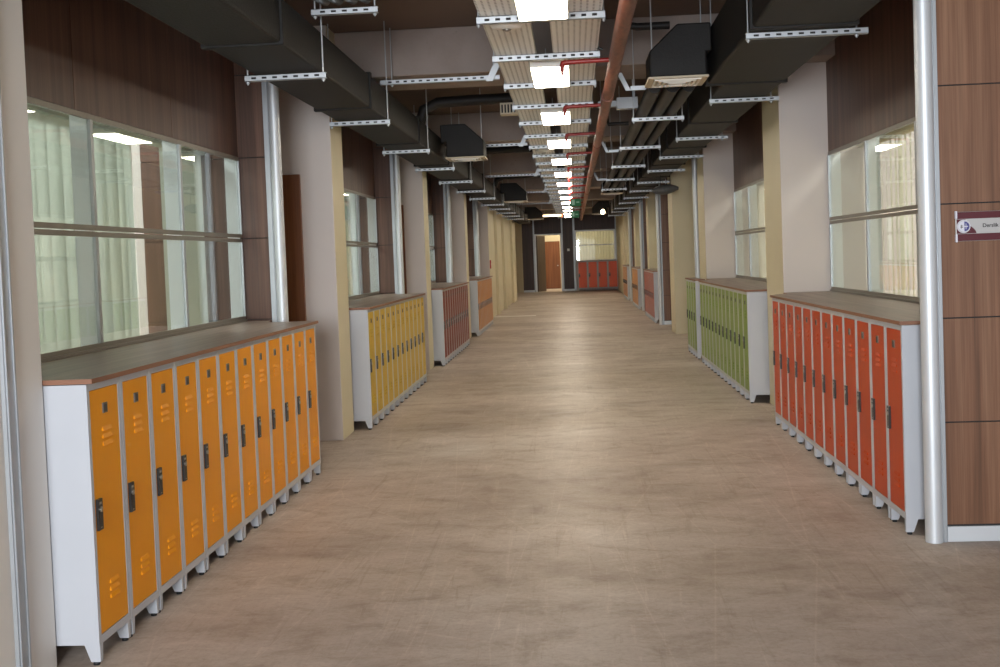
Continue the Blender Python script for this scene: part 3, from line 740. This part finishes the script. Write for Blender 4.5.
MB().box(-.375, -.335, .0, .06, -.06, .03).build('indicator', M['red_led'], r); MB().tube([(-.95, .05, .07), (-.95, .05, .599)], .005, 6).tube([(-.64, .05, .07), (-.64, .05, .599)], .005, 6).build('hanger_rod', M['galv'], r)
for k, (y, z) in enumerate([(28.6, 2.86), (37.2, 2.86)]):
    r = thing('exit_sign', ['small green hanging exit sign right of the lights', 'small green hanging exit sign nearest the end wall'][k], 'sign', (.10, y, z), 0, 'green hanging signs')
    MB().box(-.14, .14, 0, .03, -.11, .11).build('panel', M['exit_green'], r)
    MB().box(-.10, -.02, -.003, 0, -.07, .07).box(.02, .10, -.003, 0, -.015, .015).build('pictogram', M['exit_pale'], r)
    MB().tube([(-.1, .015, .11), (-.1, .015, TZ - z - .001)], .004, 6).tube([(.1, .015, .11), (.1, .015, TZ - z - .001)], .004, 6).build('hanger_rod', M['galv'], r)

# ------------------------------------------------------------------ room sign on the right panel
SY = 5.57
r = thing('room_sign', 'maroon and silver room sign reading Derslik on the walnut panel', 'sign', (1.880, SY, 1.495))
MB().box(.0, .46, -.012, -.002, .0, .145).build('backing', M['silver_plate'], r, .002)
mb = MB().box(.006, .46, -.017, -.012, .002, .036).box(.006, .46, -.017, -.012, .110, .143)
mb.build('band', M['maroon'], r, .001)
MB().box(-.003, .006, -.02, -.002, -.004, .034).box(-.003, .006, -.02, -.002, .112, .149).build('clip', M['emblem_white'], r, .001)
sw = [(.004, .038), (.098, .038)] + [(.098 - .052 * (1 - math.cos(a)) * .5 - .0 , .038 + .070 * a / PI) for a in [PI * i / 10 for i in range(1, 11)]] + [(.004, .108)]
MB().prism(sw, -.0145, -.012, 'y').build('swoosh', M['maroon'], r)
em = MB(); cx, cz, R = .037, .073, .0325
def disc(mb, a0, a1, r0, y0, y1, mi, n=24, c=(cx, cz)):
    pts = [(c[0] + r0 * math.cos(a0 + (a1 - a0) * i / n), c[1] + r0 * math.sin(a0 + (a1 - a0) * i / n)) for i in range(n + (0 if abs(a1 - a0 - 2 * PI) < .01 else 1))]
    mb.prism(pts, y0, y1, 'y', mi)
disc(em, 0, 2 * PI, R, -.0158, -.0145, 0); disc(em, 0, 2 * PI, R * .9, -.0162, -.0158, 1); disc(em, 0, 2 * PI, R * .82, -.0166, -.0162, 0)
disc(em, -PI / 2, PI / 2, R * .74, -.0172, -.0166, 2, c=(cx + .003, cz))
em.box(cx + .003, cx + .02, -.0178, -.0172, cz - .003, cz + .002, 0).box(cx + .009, cx + .012, -.0178, -.0172, cz - .014, cz + .014, 0)
em.box(cx - .016, cx - .003, -.0172, -.0166, cz - .006, cz - .003, 3).box(cx - .016, cx - .003, -.0172, -.0166, cz + .001, cz + .004, 3).box(cx - .013, cx - .01, -.0172, -.0166, cz - .01, cz + .008, 3)
em.build('emblem', [M['emblem_white'], M['silver_plate'], M['emblem_blue'], M['grey_card']], r)
cu = bpy.data.curves.new('lettering', 'FONT'); cu.body = 'Derslik 2'; cu.size = .026; cu.extrude = .0006; cu.offset = .0004
cu.materials.append(M['ink'])
t0 = bpy.data.objects.new('lettering_curve', cu); tx = bpy.data.objects.new('lettering', bpy.data.meshes.new_from_object(t0)); bpy.data.objects.remove(t0); C.objects.link(tx); tx.parent = r; tx.location = (.128, -.0128, .066); tx.rotation_euler = (PI / 2, 0, 0)

# ------------------------------------------------------------------ lights
def area(name, loc, rot, sx, sy, power, col=(1, 1, 1)):
    l = bpy.data.lights.new(name, 'AREA'); l.shape = 'RECTANGLE'; l.size = sx; l.size_y = sy; l.energy = power; l.color = col
    o = bpy.data.objects.new(name, l); C.objects.link(o); o.location = loc; o.rotation_euler = rot; return o
area('entrance_daylight', (-.8, -4.5, 1.9), (math.radians(90), 0, 0), 2.6, 1.8, 500, (.90, .95, 1))
for k in range(7):  # unseen area lights added behind the blinds to brighten the windows
    y = 6.2 + 5.65 * k
    area('classroom_fill_left', (-4.4, y, 3.4), (0, 0, 0), 1.6, 3.5, 150, (.94, 1, .98))
    area('classroom_fill_right', (4.2, y + 1.4, 3.4), (0, 0, 0), 1.6, 3.5, 190, (1, .98, .94))
area('end_room_fill', (0, 48.2, 3.4), (0, 0, 0), 3, 2, 110, (1, .85, .62))  # unseen warm light added to brighten the far end
w = bpy.data.worlds.new('world'); bpy.context.scene.world = w; w.use_nodes = True
w.node_tree.nodes['Background'].inputs[0].default_value = (.86, .92, 1, 1); w.node_tree.nodes['Background'].inputs[1].default_value = 1.2

# ------------------------------------------------------------------ camera
yaw, pitch, roll, py, F = .068042, -.0373843, -.0375513, 298.86, 1100.
cyw, syw = math.cos(yaw), math.sin(yaw)
fwd = Vector((-syw * math.cos(pitch), cyw * math.cos(pitch), math.sin(pitch)))
r0 = Vector((cyw, syw, 0)); u0 = r0.cross(fwd)
rt = math.cos(roll) * r0 + math.sin(roll) * u0; up = -math.sin(roll) * r0 + math.cos(roll) * u0
cam = bpy.data.cameras.new('camera'); co = bpy.data.objects.new('camera', cam); C.objects.link(co)
cam.sensor_width = 36; cam.lens = F * 36 / 1000; cam.shift_y = (py - 333.5) / 1000; cam.clip_end = 200; cam.clip_start = .05
co.matrix_world = Matrix(((rt.x, up.x, -fwd.x, 0), (rt.y, up.y, -fwd.y, 0), (rt.z, up.z, -fwd.z, 1.5), (0, 0, 0, 1)))
sc = bpy.context.scene; sc.camera = co
sc.view_settings.view_transform = 'Standard'; sc.view_settings.look = 'None'; sc.view_settings.exposure = .6
sc.cycles.use_denoising = True; sc.cycles.max_bounces = 10; sc.cycles.diffuse_bounces = 5; sc.cycles.transparent_max_bounces = 16
sc.cycles.sample_clamp_indirect = 6; sc.cycles.caustics_reflective = False; sc.cycles.caustics_refractive = False
